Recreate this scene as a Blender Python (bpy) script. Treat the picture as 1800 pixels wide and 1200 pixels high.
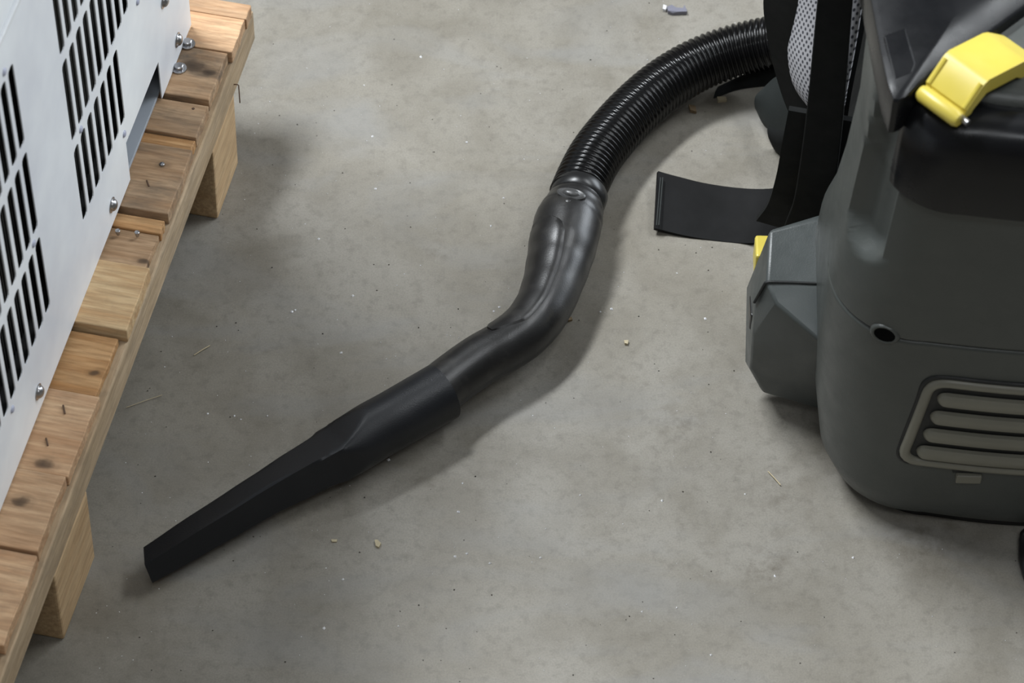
import bpy, bmesh, math, random
from mathutils import Vector, Matrix
from math import sin, cos, radians, pi, sqrt, atan2

scn = bpy.context.scene
for o in list(bpy.data.objects):
    bpy.data.objects.remove(o)
COL = scn.collection
R = random.Random(7)

# ------------------------------------------------------------------ camera
F, PITCH, ROLL, DIST = 5500.0, radians(50.67), radians(1.27), 2.5
fw = Vector((0, cos(PITCH), -sin(PITCH)))
up0 = Vector((0, sin(PITCH), cos(PITCH)))
ri0 = Vector((1, 0, 0))
RI = ri0 * cos(ROLL) + up0 * sin(ROLL)
UP = -ri0 * sin(ROLL) + up0 * cos(ROLL)
CAM = -fw * DIST
cd = bpy.data.cameras.new('camera')
cd.sensor_width = 36.0
cd.lens = F / 1800 * 36.0
cd.clip_start = 0.05
cd.dof.use_dof = True
cd.dof.focus_distance = 2.45
cd.dof.aperture_fstop = 11.0
cam = bpy.data.objects.new('camera', cd)
COL.objects.link(cam)
cam.matrix_world = Matrix(((RI.x, UP.x, -fw.x, CAM.x), (RI.y, UP.y, -fw.y, CAM.y),
                           (RI.z, UP.z, -fw.z, CAM.z), (0, 0, 0, 1)))
scn.camera = cam

# ------------------------------------------------------------------ light
w = bpy.data.worlds.new('hall')
scn.world = w
w.use_nodes = True
bg = w.node_tree.nodes['Background']
bg.inputs[0].default_value = (1.0, 0.97, 0.92, 1)
bg.inputs[1].default_value = 0.12


def lamp(name, loc, target, sx, sy, power, col):
    l = bpy.data.lights.new(name, 'AREA')
    l.shape = 'RECTANGLE'
    l.size, l.size_y, l.energy, l.color = sx, sy, power, col
    o = bpy.data.objects.new(name, l)
    COL.objects.link(o)
    o.location = loc
    o.rotation_euler = (Vector(target) - Vector(loc)).to_track_quat('-Z', 'Y').to_euler()
    return o


# rows of fluorescent ceiling fittings over the hall
for k, (x, y, p) in enumerate(((-1.9, 1.5, 355), (2.6, 1.4, 95), (0.4, -2.4, 40))):
    lamp('ceiling_lamp', (x, y, 4.5), (x * .3, y * .3, 0), 2.2, 0.5, p, (0.93, 0.97, 1.0))

# daylight from the hall's open door, off to the right
lamp('door_daylight', (4.4, 2.9, 1.8), (-.1, 0.0, .2), 3.0, 2.4, 190, (0.86, 0.93, 1.0))

vs = scn.view_settings
vs.view_transform = 'Standard'
vs.look = 'None'
vs.exposure = 0.0
vs.gamma = 1.0
vs.use_curve_mapping = False


# ------------------------------------------------------------------ measuring helpers
def ray(x, y):
    return fw + RI * ((x - 900) / F) - UP * ((y - 600) / F)


def at(x, y, z=0.0):
    d = ray(x, y)
    return CAM + d * ((z - CAM.z) / d.z)


def atY(x, y, Y):
    d = ray(x, y)
    return CAM + d * ((Y - CAM.y) / d.y)


# ------------------------------------------------------------------ object helpers
def tag(o, label=None, cat=None, group=None, kind=None):
    if label: o['label'] = label
    if cat: o['category'] = cat
    if group: o['group'] = group
    if kind: o['kind'] = kind
    return o


def empty(name, loc=(0, 0, 0), rz=0.0):
    o = bpy.data.objects.new(name, None)
    o.empty_display_size = 0.05
    COL.objects.link(o)
    o.location = loc
    o.rotation_euler = (0, 0, rz)
    return o


def link(name, me, mat, parent=None, smooth=None, bevel=0, seg=2, solid=0, subd=0, off=-1):
    if smooth is not None:
        for p in me.polygons: p.use_smooth = True
        if smooth < 180:
            me.set_sharp_from_angle(angle=radians(smooth))
    o = bpy.data.objects.new(name, me)
    COL.objects.link(o)
    if mat: me.materials.append(mat)
    if parent: o.parent = parent
    if solid:
        m = o.modifiers.new('solid', 'SOLIDIFY'); m.thickness = solid; m.offset = off
    if subd:
        m = o.modifiers.new('sub', 'SUBSURF'); m.levels = subd; m.render_levels = subd
    if bevel:
        m = o.modifiers.new('bev', 'BEVEL'); m.width = bevel; m.segments = seg
        m.limit_method = 'ANGLE'; m.angle_limit = radians(35)
        m.harden_normals = False
    return o


def pyd(verts, faces):
    me = bpy.data.meshes.new('m')
    me.from_pydata([tuple(v) for v in verts], [], faces)
    bm = bmesh.new(); bm.from_mesh(me)
    bmesh.ops.recalc_face_normals(bm, faces=bm.faces)
    bm.to_mesh(me); bm.free()
    return me


def box(x0, x1, y0, y1, z0, z1, jit=0.0):
    v = []
    for z in (z0, z1):
        for (x, y) in ((x0, y0), (x1, y0), (x1, y1), (x0, y1)):
            v.append((x + R.uniform(-jit, jit), y + R.uniform(-jit, jit), z + R.uniform(-jit, jit)))
    return pyd(v, [(0, 3, 2, 1), (4, 5, 6, 7), (0, 1, 5, 4), (1, 2, 6, 5), (2, 3, 7, 6), (3, 0, 4, 7)])


def hexa(v):      # 8 corners, bottom ring then top ring
    return pyd(v, [(0, 3, 2, 1), (4, 5, 6, 7), (0, 1, 5, 4), (1, 2, 6, 5), (2, 3, 7, 6), (3, 0, 4, 7)])


def loft(rings, cap0=True, cap1=True, closed=True):
    n = len(rings[0]); v = []; f = []
    for r in rings: v += [tuple(p) for p in r]
    for i in range(len(rings) - 1):
        for k in range(n if closed else n - 1):
            a = i * n + k; b = i * n + (k + 1) % n
            f.append((a, b, b + n, a + n))
    if cap0: f.append(tuple(range(n - 1, -1, -1)))
    if cap1: f.append(tuple((len(rings) - 1) * n + k for k in range(n)))
    return pyd(v, f)


def catmull(P, n):
    P = [Vector(p) for p in P]
    Q = [P[0] * 2 - P[1]] + P + [P[-1] * 2 - P[-2]]
    out = []
    for i in range(1, len(Q) - 2):
        a, b, c, d = Q[i - 1], Q[i], Q[i + 1], Q[i + 2]
        for k in range(n):
            t = k / n
            out.append(0.5 * ((2 * b) + (c - a) * t + (2 * a - 5 * b + 4 * c - d) * t * t + (3 * b - a - 3 * c + d) * t ** 3))
    out.append(P[-1].copy())
    return out


def resample(P, step):
    L = [0.0]
    for i in range(1, len(P)): L.append(L[-1] + (P[i] - P[i - 1]).length)
    n = max(2, int(L[-1] / step)); out = []; j = 0
    for k in range(n + 1):
        s = L[-1] * k / n
        while j < len(L) - 2 and L[j + 1] < s: j += 1
        t = (s - L[j]) / max(1e-9, L[j + 1] - L[j])
        out.append(P[j].lerp(P[j + 1], min(1, max(0, t))))
    return out


def frames(P, upv=Vector((0, 0, 1))):
    out = []
    for i, p in enumerate(P):
        t = (P[min(i + 1, len(P) - 1)] - P[max(i - 1, 0)]).normalized()
        s = t.cross(upv)
        if s.length < 1e-4: s = t.cross(Vector((0, 1, 0)))
        s.normalize()
        out.append((p, t, s, s.cross(t).normalized()))
    return out


def tube(P, rad, n=24, cap=True, upv=Vector((0, 0, 1))):
    rings = []
    for i, (p, t, s, u) in enumerate(frames(P, upv)):
        r = rad(i / (len(P) - 1)) if callable(rad) else rad
        rings.append([p + s * (r * cos(2 * pi * k / n)) + u * (r * sin(2 * pi * k / n)) for k in range(n)])
    return loft(rings, cap, cap)


def ribbon(P, width, thick, wdir, smooth=True):
    """band along P; wdir(i/n) gives the direction of its width"""
    rings = []
    n = len(P)
    for i, p in enumerate(P):
        t = (P[min(i + 1, n - 1)] - P[max(i - 1, 0)]).normalized()
        a = Vector(wdir(i / (n - 1))); a = (a - t * a.dot(t)).normalized()
        b = t.cross(a).normalized()
        wd = width(i / (n - 1)) if callable(width) else width
        h = wd / 2; q = thick / 2
        rings.append([p + a * h + b * q, p - a * h + b * q, p - a * h - b * q, p + a * h - b * q])
    return loft(rings)


def dome_head(r, h, n=16, rim=0.0):
    """domed bolt head, axis +X, base at x=0"""
    prof = [(0, r)] if not rim else [(0, r + rim), (h * .12, r + rim), (h * .15, r)]
    for k in range(0, 6):
        a = pi / 2 * k / 6
        prof.append((h * .2 + h * .8 * sin(a), r * cos(a) * 0.97))
    rings = [[(x, q * cos(2 * pi * k / n), q * sin(2 * pi * k / n)) for k in range(n)] for x, q in prof]
    return loft(rings)


def lerp_tab(tab, s):
    for i in range(len(tab) - 1):
        if s <= tab[i + 1][0]:
            t = (s - tab[i][0]) / (tab[i + 1][0] - tab[i][0])
            return tab[i][1] + (tab[i + 1][1] - tab[i][1]) * t
    return tab[-1][1]


# ------------------------------------------------------------------ materials
class NT:
    def __init__(s, name):
        s.m = bpy.data.materials.new(name); s.m.use_nodes = True
        s.t = s.m.node_tree; s.b = s.t.nodes['Principled BSDF']
        s.tc = s.t.nodes.new('ShaderNodeTexCoord')

    def n(s, k): return s.t.nodes.new('ShaderNode' + k)

    def l(s, a, b): s.t.links.new(a, b)

    def noise(s, scale, detail=4, rough=.55, stretch=None, vec=None, dist=0.0):
        n = s.n('TexNoise'); n.inputs['Scale'].default_value = scale
        n.inputs['Detail'].default_value = detail; n.inputs['Roughness'].default_value = rough
        n.inputs['Distortion'].default_value = dist
        v = vec or s.tc.outputs['Object']
        if stretch:
            mp = s.n('Mapping'); mp.inputs['Scale'].default_value = stretch
            s.l(v, mp.inputs['Vector']); v = mp.outputs[0]
        s.l(v, n.inputs['Vector'])
        return n.outputs['Fac']

    def ramp(s, fac, stops):
        r = s.n('ValToRGB'); e = r.color_ramp.elements
        while len(e) < len(stops): e.new(0.5)
        for el, (p, c) in zip(e, stops):
            el.position = p
            el.color = (c, c, c, 1) if isinstance(c, (int, float)) else (*c, 1)
        s.l(fac, r.inputs[0])
        return r.outputs[0]

    def mix(s, fac, a, b, mode='MIX'):
        m = s.n('MixRGB'); m.blend_type = mode
        for i, x in enumerate((fac, a, b)):
            if isinstance(x, (int, float)): m.inputs[i].default_value = x if i == 0 else (x, x, x, 1)
            elif isinstance(x, tuple): m.inputs[i].default_value = (*x, 1)
            else: s.l(x, m.inputs[i])
        return m.outputs[0]

    def bump(s, h, strength, dist=.001):
        b = s.n('Bump'); b.inputs['Strength'].default_value = strength; b.inputs['Distance'].default_value = dist
        s.l(h, b.inputs['Height']); s.l(b.outputs[0], s.b.inputs['Normal'])

    def set(s, col=None, rough=None, metal=None, spec=None):
        if col is not None:
            if isinstance(col, tuple): s.b.inputs['Base Color'].default_value = (*col, 1)
            else: s.l(col, s.b.inputs['Base Color'])
        if rough is not None:
            if isinstance(rough, (int, float)): s.b.inputs['Roughness'].default_value = rough
            else: s.l(rough, s.b.inputs['Roughness'])
        if metal is not None: s.b.inputs['Metallic'].default_value = metal
        if spec is not None: s.b.inputs['Specular IOR Level'].default_value = spec
        return s.m


def plastic(name, col, r0=.35, r1=.5, scale=60, bump=.08, dust=0.0, dustcol=(.2, .19, .17), spec=.5):
    m = NT(name)
    f = m.noise(scale, 5)
    big = m.noise(9, 4)
    c = m.mix(m.ramp(big, [(.3, 0.0), (.75, 1.0)]), tuple(x * .85 for x in col), tuple(min(1, x * 1.15) for x in col))
    if dust:
        d = m.ramp(m.noise(38, 8, .7), [(.5, 0.0), (.8, dust)])
        c = m.mix(d, c, dustcol)
    m.set(c, m.ramp(f, [(.3, r0), (.7, r1)]), spec=spec)
    if bump: m.bump(m.noise(900, 2), bump, .0004)
    return m.m


def wood(name, c0, c1, stain=.5, knots=(), seed=0.0, along='x', wear=.3):
    m = NT(name)
    off = m.n('Mapping'); off.inputs['Location'].default_value = (seed * 3.1, seed * 1.7, seed * .9)
    m.l(m.tc.outputs['Object'], off.inputs['Vector'])
    st = {'x': (2.2, 26, 26), 'y': (26, 2.2, 26), 'z': (26, 26, 2.2)}[along]
    vec = off.outputs[0]
    g = m.noise(3.2, 6, .6, st, vec, .6)
    fine = m.noise(14, 5, .65, st, vec)
    c = m.mix(m.ramp(g, [(.32, 0.0), (.68, 1.0)]), c0, c1)
    c = m.mix(m.ramp(fine, [(.38, .5), (.60, 0.0)]), c, tuple(x * .55 for x in c0))
    sst = {'x': (.5, 1.3, 1.3), 'y': (1.3, .5, 1.3), 'z': (1.3, 1.3, .5)}[along]
    s1 = m.ramp(m.noise(26, 5, .65, sst, vec, .4), [(.56 - .1 * stain, 0.0), (.82 - .1 * stain, min(1, stain * 1.1))])
    c = m.mix(s1, c, (.085, .078, .066))
    s2 = m.ramp(m.noise(60, 6, .7, None, vec), [(.52, 0.0), (.75, wear * .8)])
    c = m.mix(s2, c, (.20, .155, .10))
    for (kx, ky, kz, kr) in knots:
        d = m.n('VectorMath'); d.operation = 'DISTANCE'
        sc = m.n('Mapping'); sc.inputs['Location'].default_value = (-kx * .62, -ky, -kz * .1)
        sc.inputs['Scale'].default_value = (.62, 1, .1)
        m.l(m.tc.outputs['Object'], sc.inputs['Vector'])
        nz = m.n('TexNoise'); nz.inputs['Scale'].default_value = 90
        m.l(m.tc.outputs['Object'], nz.inputs['Vector'])
        ad = m.n('VectorMath'); ad.operation = 'SCALE'; ad.inputs['Scale'].default_value = .006
        m.l(nz.outputs['Color'], ad.inputs[0])
        a2 = m.n('VectorMath'); a2.operation = 'ADD'
        m.l(sc.outputs[0], a2.inputs[0]); m.l(ad.outputs[0], a2.inputs[1])
        m.l(a2.outputs[0], d.inputs[0]); d.inputs[1].default_value = (.003, .003, .003)
        mr = m.n('MapRange'); mr.inputs[1].default_value = 0; mr.inputs[2].default_value = kr * 2
        m.l(d.outputs['Value'], mr.inputs[0])
        c = m.mix(m.ramp(mr.outputs[0], [(0.0, .85), (.2, .7), (.34, .2), (.6, 0.0)]), c, (.035, .024, .018))
    m.set(c, .72, spec=.25)
    m.bump(m.mix(.5, g, fine), .35, .0012)
    return m.m


def concrete():
    m = NT('concrete')
    big = m.noise(3.0, 5, .55)
    mid = m.noise(13, 6, .6, dist=.5)
    fine = m.noise(110, 6, .65)
    grit = m.noise(700, 3, .7)
    c = m.mix(m.ramp(big, [(.3, 0.0), (.72, 1.0)]), (.207, .189, .153), (.272, .257, .226))
    c = m.mix(m.ramp(mid, [(.36, .55), (.60, 0.0)]), c, (.150, .134, .104))
    c = m.mix(m.ramp(fine, [(.50, 0.0), (.72, .5)]), c, (.12, .108, .088))
    c = m.mix(m.ramp(grit, [(.3, .3), (.55, 0.0)]), c, (.09, .085, .075))
    c = m.mix(m.ramp(grit, [(.60, 0.0), (.8, .35)]), c, (.36, .355, .34))
    # trowel bands, cool grey
    tb = m.ramp(m.noise(5, 4, .5, (1, 2.6, 1), None, 1.2), [(.5, 0.0), (.72, .38)])
    c = m.mix(tb, c, (.222, .225, .225))
    # brown rubbed marks
    for (px, py, rr, st) in ((1345, 995, .026, .5), (1195, 745, .03, .35), (770, 440, .014, .5), (1640, 950, .05, .35), (1370, 880, .04, .25), (760, 850, .02, .2)):
        p = at(px, py)
        d = m.n('VectorMath'); d.operation = 'DISTANCE'
        m.l(m.tc.outputs['Object'], d.inputs[0]); d.inputs[1].default_value = p
        mr = m.n('MapRange'); mr.inputs[1].default_value = 0; mr.inputs[2].default_value = rr; mr.inputs[3].default_value = 1; mr.inputs[4].default_value = 0
        m.l(d.outputs['Value'], mr.inputs[0])
        mul = m.n('Math'); mul.operation = 'MULTIPLY'
        m.l(mr.outputs[0], mul.inputs[0]); m.l(m.ramp(m.noise(75, 6, .7), [(.45, 0.0), (.65, 1.0)]), mul.inputs[1])
        m2 = m.n('Math'); m2.operation = 'MULTIPLY'; m2.inputs[1].default_value = st * 1.6
        m.l(mul.outputs[0], m2.inputs[0])
        c = m.mix(m2.outputs[0], c, (.075, .058, .038))
    m.set(c, m.ramp(mid, [(.3, .42), (.7, .58)]), spec=.4)
    m.bump(m.mix(.5, fine, grit), .12, .0006)
    return m.m


M_floor = concrete()
M_white = plastic('painted_steel', (.83, .86, .92), .38, .5, 40, .03)
M_white2 = plastic('galvanised_steel', (.33, .36, .40), .35, .5, 40, .03)
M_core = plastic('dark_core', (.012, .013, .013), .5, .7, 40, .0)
M_void = NT('hole_shadow_black').set((.003, .003, .003), .9, 0.0, .05)
M_steel = NT('zinc_steel').set((.42, .42, .43), .32, 1.0)
M_black = plastic('black_plastic', (.0085, .0088, .0092), .28, .42, 40, .05, .12, (.07, .07, .065))
M_hose = plastic('hose_plastic', (.0035, .0035, .0038), .17, .24, 40, .0, spec=.36)
M_tube = plastic('worn_tube_plastic', (.0085, .0083, .0084), .30, .44, 30, .2, .32, (.085, .078, .068))
M_nozzle = plastic('nozzle_plastic', (.0062, .0072, .0094), .34, .48, 30, .3, .05, (.04, .04, .04), spec=.4)
M_body = plastic('charcoal_plastic', (.055, .061, .057), .34, .46, 60, .3, .12, (.12, .12, .11))
M_wing = plastic('grey_plastic', (.055, .063, .062), .34, .46, 60, .25, .08, (.14, .14, .13))
M_vent = plastic('olive_grey_plastic', (.185, .180, .145), .36, .48, 60, .15, .2, (.2, .19, .16))
M_yellow = plastic('yellow_plastic', (.64, .52, .085), .30, .4, 60, .05, .1, (.8, .72, .3))
M_lid = plastic('glossy_black_lid', (.005, .0055, .0068), .22, .34, 30, .05, .1, (.02, .022, .026), spec=.3)
M_web = NT('webbing')
_wv = M_web.n('TexWave'); _wv.inputs['Scale'].default_value = 420; _wv.bands_direction = 'Y'
M_web.l(M_web.tc.outputs['Object'], _wv.inputs['Vector'])
M_web.set(M_web.mix(M_web.ramp(M_web.noise(30, 5), [(.35, 0.0), (.7, 1.0)]), (.0036, .0037, .0039), (.0085, .0085, .009)), .75, spec=.2)
M_web.bump(_wv.outputs['Fac'], .2, .0004)
M_web = M_web.m
M_foam = plastic('black_foam', (.008, .009, .0088), .75, .9, 60, .3, .15, (.03, .032, .03), spec=.25)
M_greenweb = plastic('dark_green_grey_webbing', (.022, .026, .025), .6, .75, 60, .3, .1, (.04, .044, .04), spec=.3)

# spacer mesh fabric: pale knit with rows of round holes
mm = NT('spacer_mesh')
mp = mm.n('Mapping'); mp.inputs['Scale'].default_value = (190, 190, 190); mp.inputs['Rotation'].default_value = (0, 0, radians(45))
mm.l(mm.tc.outputs['UV'], mp.inputs['Vector'])
fr = mm.n('VectorMath'); fr.operation = 'FRACTION'; mm.l(mp.outputs[0], fr.inputs[0])
ds = mm.n('VectorMath'); ds.operation = 'DISTANCE'; ds.inputs[1].default_value = (.5, .5, 0)
mm.l(fr.outputs[0], ds.inputs[0])
mm.set(mm.ramp(ds.outputs['Value'], [(.24, (.06, .062, .075)), (.34, (.50, .50, .53))]), .8, spec=.2)
M_mesh = mm.m

# ------------------------------------------------------------------ floor
fl = link('floor', box(-4, 4, -4, 5, -.12, 0.0), M_floor)
tag(fl, 'worn grey concrete workshop floor with glitter specks and scuffs', 'floor', kind='structure')

# ------------------------------------------------------------------ pallet (local x = across, local y = along the long edge)
TH = radians(11.03)
PZ = 0.127


def plc(x, y, z):
    p = at(x, y, z)
    return p.x * cos(TH) - p.y * sin(TH), p.x * sin(TH) + p.y * cos(TH)


pal = tag(empty('wooden_pallet', (0, 0, 0), -TH),
          'weathered wooden pallet of narrow softwood boards under the grey cabinet', 'pallet')
W0 = -0.2625
# stringer board along the edge
so = link('stringer', box(W0 - .095, W0, -1.0, .205, .0825, .1145), wood('pine_stringer', (.40, .29, .175), (.52, .40, .27), .45, (), 3.3, 'y', .5), pal, bevel=.0015)
blocks = [(-.352, -.273), (.0737, .1395), (-.83, -.75)]
mb = wood('pine_block', (.47, .31, .165), (.60, .43, .25), .12, (), 5.2, 'y', .25)
for i, (a, b) in enumerate(blocks):
    link('block', box(W0 - .098, W0 - .0005, a, b, 0, .082, .0008), mb, pal, bevel=.002)
# far stringers and blocks that carry the rest of the deck
for wx in (-.62, -.98):
    link('stringer', box(wx - .095, wx, -1.0, .205, .0825, .1145), so.data.materials[0], pal, bevel=.0015)
    for (a, b) in blocks:
        link('block', box(wx - .098, wx - .0005, a, b, 0, .082), mb, pal, bevel=.002)
tone = {'grey': ((.36, .215, .115), (.57, .40, .25)), 'warm': ((.45, .225, .085), (.65, .41, .205)),
        'pale': ((.56, .34, .165), (.74, .56, .33)), 'pink': ((.47, .27, .145), (.66, .46, .285))}
#        far u, near u, end inset, height, tone, stain, knots(x,y,r)
bd = [(.1985, .182, -.001, .0, 'pink', .3, ()),
      (.1815, .1425, .000, .0003, 'pink', .35, ()),
      (.1412, .0865, .004, .0006, 'grey', .8, ((-.29, .121, .012), (-.275, .117, .006))),
      (.0815, .0465, .003, -.0004, 'grey', .65, ()),
      (.0455, .0335, .004, -.003, 'warm', .3, ()),
      (.0330, -.0365, .002, .0002, 'grey', .75, ((-.283, .012, .004),)),
      (-.0405, -.0545, .004, -.003, 'warm', .25, ()),
      (-.0548, -.0895, .005, -.005, 'grey', .55, ((-.272, -.083, .005),)),
      (-.0930, -.1565, .0005, .0015, 'pale', .12, ()),
      (-.1600, -.2165, .006, -.005, 'warm', .35, ((-.275, -.196, .005),)),
      (-.2185, -.2945, .003, -.0012, 'pink', .25, ((-.287, -.287, .008),)),
      (-.2955, -.3635, .0045, .0003, 'pink', .3, ((-.292, -.324, .007),)),
      (-.3655, -.4440, .0035, -.0006, 'pink', .35, ()),
      (-.4480, -.5200, .005, -.003, 'warm', .4, ()),
      (-.5230, -.6000, .003, 0, 'warm', .4, ()),
      (-.6030, -.6800, .003, 0, 'pink', .4, ()),
      (-.6830, -.7600, .003, 0, 'pink', .4, ()),
      (-.7630, -.8400, .003, 0, 'grey', .4, ()),
      (-.8430, -.9200, .003, 0, 'pink', .4, ()),
      (-.9230, -1.0, .003, 0, 'pink', .4, ())]
for i, (u1, u0, ins, dz, tn, stn, kn) in enumerate(bd):
    c0, c1 = tone[tn]
    j = R.uniform(.9, 1.08)
    mt = wood('pine_board', tuple(min(1, x * j) for x in c0), tuple(min(1, x * j) for x in c1), stn,
              [(k[0], k[1], PZ, k[2]) for k in kn], i * 1.37 + .4, 'x', .25)
    # deck board: outline with a slightly uneven sawn end
    w1 = W0 - ins; zt = PZ + dz; zb = .1148
    n = 6
    top = []
    ends = [(w1 + R.uniform(-.0007, .0005), u0 + (u1 - u0) * k / n) for k in range(n + 1)]
    poly = [(-1.10, u0)] + ends + [(-1.10, u1)]
    nv = len(poly)
    v = [(x, y, zb) for x, y in poly] + [(x, y, zt + (R.uniform(-.0006, .0004))) for x, y in poly]
    f = [tuple(range(nv - 1, -1, -1)), tuple(range(nv, 2 * nv))] + [(k, (k + 1) % nv, nv + (k + 1) % nv, nv + k) for k in range(nv)]
    link('deck_board', pyd(v, f), mt, pal, bevel=.0009, seg=2)
# nail heads and staples in the boards
nailm = M_steel
rust = plastic('rusty_nail', (.10, .055, .03), .6, .8, 60, .2)


def nail(x, y, z=PZ, r=.0020, h=.0012, m=None, name='nail_head'):
    w_, u_ = plc(x, y, z)
    n = 10
    rings = [[(w_ + q * cos(2 * pi * k / n), u_ + q * sin(2 * pi * k / n), z + hh) for k in range(n)] for hh, q in ((-.004, r * .6), (0, r), (h * .7, r), (h, r * .6))]
    return link(name, loft(rings), m or nailm, pal, smooth=40)


for (x, y) in ((285, 289), (207, 406), (241, 409)):
    nail(x, y)
for (x, y) in ((340, 193), (291, 347)):
    nail(x, y, PZ - .002, .0016, .0018, rust)
# staples / splits: short dark slits standing up as thin wire
for (x0, y0, x1, y1) in ((258, 317, 262, 328), (209, 496, 211, 503), (111, 712, 114, 727), (81, 770, 84, 783)):
    z = PZ - .0002
    a = Vector((*plc(x0, y0, z), z)); b = Vector((*plc(x1, y1, z), z))
    link('staple', tube([a, a.lerp(b, .5) + Vector((0, 0, .0004)), b], .0007, 6), rust, pal, smooth=60)
# hex screws with washers holding the cabinet
for (x, y) in ((330, 79), (315, 122)):
    w_, u_ = plc(x, y, PZ)
    rings = []
    for (h, q, n6) in ((0, .0062, 0), (.0012, .0062, 0), (.0013, .0043, 1), (.0040, .0041, 1), (.0046, .0033, 1)):
        ring = []
        for k in range(18):
            a = 2 * pi * k / 18
            qq = q
            if n6:
                aa = (a + pi / 6) % (pi / 3) - pi / 6
                qq = q * cos(pi / 6) / cos(aa)
            ring.append((w_ + qq * cos(a), u_ + qq * sin(a), PZ + .0006 + h))
        rings.append(ring)
    link('hex_screw', loft(rings), M_steel, pal, smooth=30)
# bent nail poking out of the stringer's side
p0 = (W0 - .006, .139, .092)
a = [Vector(p0), Vector((W0 + .003, .1395, .094)), Vector((W0 + .0045, .138, .0915)), Vector((W0 + .006, .1335, .085)), Vector((W0 + .0065, .132, .081))]
link('bent_nail', tube(catmull(a, 4), .0005, 6), rust, pal, smooth=60)

# ------------------------------------------------------------------ cabinet standing on the pallet
cab = tag(empty('metal_cabinet', (0, 0, PZ + .0012), -TH),
          'light grey steel cabinet with slotted grilles standing on the wooden pallet', 'cabinet')
FW = -0.303
CB = 0.0006     # height above the empty's base
ZT = .4735 - PZ
US, UE = -1.02, .1645
PITCHS = .0163
SW = .0110


def slot_loop(uc, z0, z1):
    h = SW / 2; r = .0035; pts = []
    for (cx, cz, a0) in ((uc + h - r, z0 + r, -90), (uc + h - r, z1 - r, 0), (uc - h + r, z1 - r, 90), (uc - h + r, z0 + r, 180)):
        for k in range(3):
            a = radians(a0 + 45 * k)
            pts.append((cx + r * cos(a), cz + r * sin(a)))
    return pts


rows = [(.366, .4425), (.2785, .3565), (.1925, .2685)]
loops = []
outer = [(US, CB), (-.0095, CB), (-.0095, .169 - PZ), (.0795, .169 - PZ), (.0795, CB), (UE, CB), (UE, ZT), (US, ZT)]
for ri_, (z0, z1) in enumerate(rows):
    for k in range(7 if ri_ == 2 else 12):
        loops.append(slot_loop(-.1085 + k * PITCHS, z0 - PZ, z1 - PZ))
    for k in range(14):
        loops.append(slot_loop(-.2005 - k * PITCHS, z0 - PZ, z1 - PZ))
bm = bmesh.new()
for lp in [outer] + loops:
    vv = [bm.verts.new((FW, u, z)) for u, z in lp]
    for i in range(len(vv)):
        bm.edges.new((vv[i], vv[(i + 1) % len(vv)]))
bmesh.ops.triangle_fill(bm, use_beauty=True, use_dissolve=False, edges=bm.edges[:], normal=(1, 0, 0))
# give the sheet its thickness
for f_ in bm.faces:
    if f_.normal.x < 0: f_.normal_flip()
me = bpy.data.meshes.new('m'); bm.to_mesh(me); bm.free()
link('grille_panel', me, M_white, cab, solid=.0009, off=-1)
# folded top lip with the shadow gap, then the next panel above
link('panel_lip', box(FW - .012, FW + .0012, US, UE, ZT + .0003, ZT + .0042), plastic('lip_grey', (.72, .74, .76), .3, .4), cab, bevel=.0008)  # lip has its own neutral grey, slightly darker than the sheet
link('upper_panel', box(FW - .0045, FW - .0012, US, UE, ZT + .0046, .50), M_white, cab, bevel=.0008)
# dark heat-exchanger core behind the slots: real fins
core = []
faces = []
u = US + .03
fin_v = []
x0, x1 = FW - .03, FW - .014
while u < UE - .012:
    b0 = len(fin_v)
    fin_v += [(x0, u, .055), (x1, u, .055), (x1, u + .0015, .055), (x0, u + .0015, .055), (x0, u, .335), (x1, u, .335), (x1, u + .0015, .335), (x0, u + .0015, .335)]
    faces += [tuple(b0 + q for q in f_) for f_ in ((0, 3, 2, 1), (4, 5, 6, 7), (0, 1, 5, 4), (1, 2, 6, 5), (2, 3, 7, 6), (3, 0, 4, 7))]
    u += .0042
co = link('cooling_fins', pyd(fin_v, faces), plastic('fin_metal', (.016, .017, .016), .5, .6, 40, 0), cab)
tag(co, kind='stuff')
link('slot_dark_plate', box(FW - .030, FW - .0016, US + .01, UE - .012, .046, .0535), M_core, cab)  # added dark plate: stands in for the shade inside the slots, hides the frame
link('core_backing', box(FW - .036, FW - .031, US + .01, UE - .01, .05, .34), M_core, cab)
# case: far end, top, back
link('end_panel', box(-1.0, FW - .0030, UE - .0022, UE, .012, .50), M_white, cab, bevel=.0008)
link('end_panel', box(-1.0, FW - .0030, US, US + .002, .012, .50), M_white, cab, bevel=.0008)
link('top_panel', box(-1.0, FW - .0048, US + .003, UE - .003, .497, .50), M_white, cab, bevel=.0008)
link('back_panel', box(-1.003, -1.0005, US, UE, .012, .50), M_white, cab, bevel=.0008)
# base frame seen in the cut-out: an angle with slots
fx = FW - .020
link('base_frame', box(fx - .004, fx, US + .02, UE - .006, CB, .040), M_white2, cab, bevel=.0008)
link('base_frame', box(fx + .0002, FW - .0034, US + .02, UE - .006, CB, .0035), M_white2, cab, bevel=.0006)
for (u0, u1, z0, z1) in ((.058, .063, .022, .028), (.034, .05, .020, .034), (.004, .03, .012, .022), (-.004, .001, .012, .018)):
    link('frame_slot', box(fx - .0005, fx + .0004, u0, u1, z0, z1), M_core, cab)
BH = dome_head(.0052, .0045, 18, .0012)
SH = dome_head(.0030, .0016, 12)
for (u_, z_) in ((.1276, .1463), (-.0542, .1468), (-.2404, .1466), (.1046, .2117), (-.43, .1466), (-.62, .1466)):
    o = link('dome_bolt', BH, None, cab, smooth=50)
    if not BH.materials: BH.materials.append(M_steel)
    o.location = (FW, u_, z_ - PZ)
pm = plastic('painted_screw', (.42, .44, .55), .35, .45)
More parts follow.
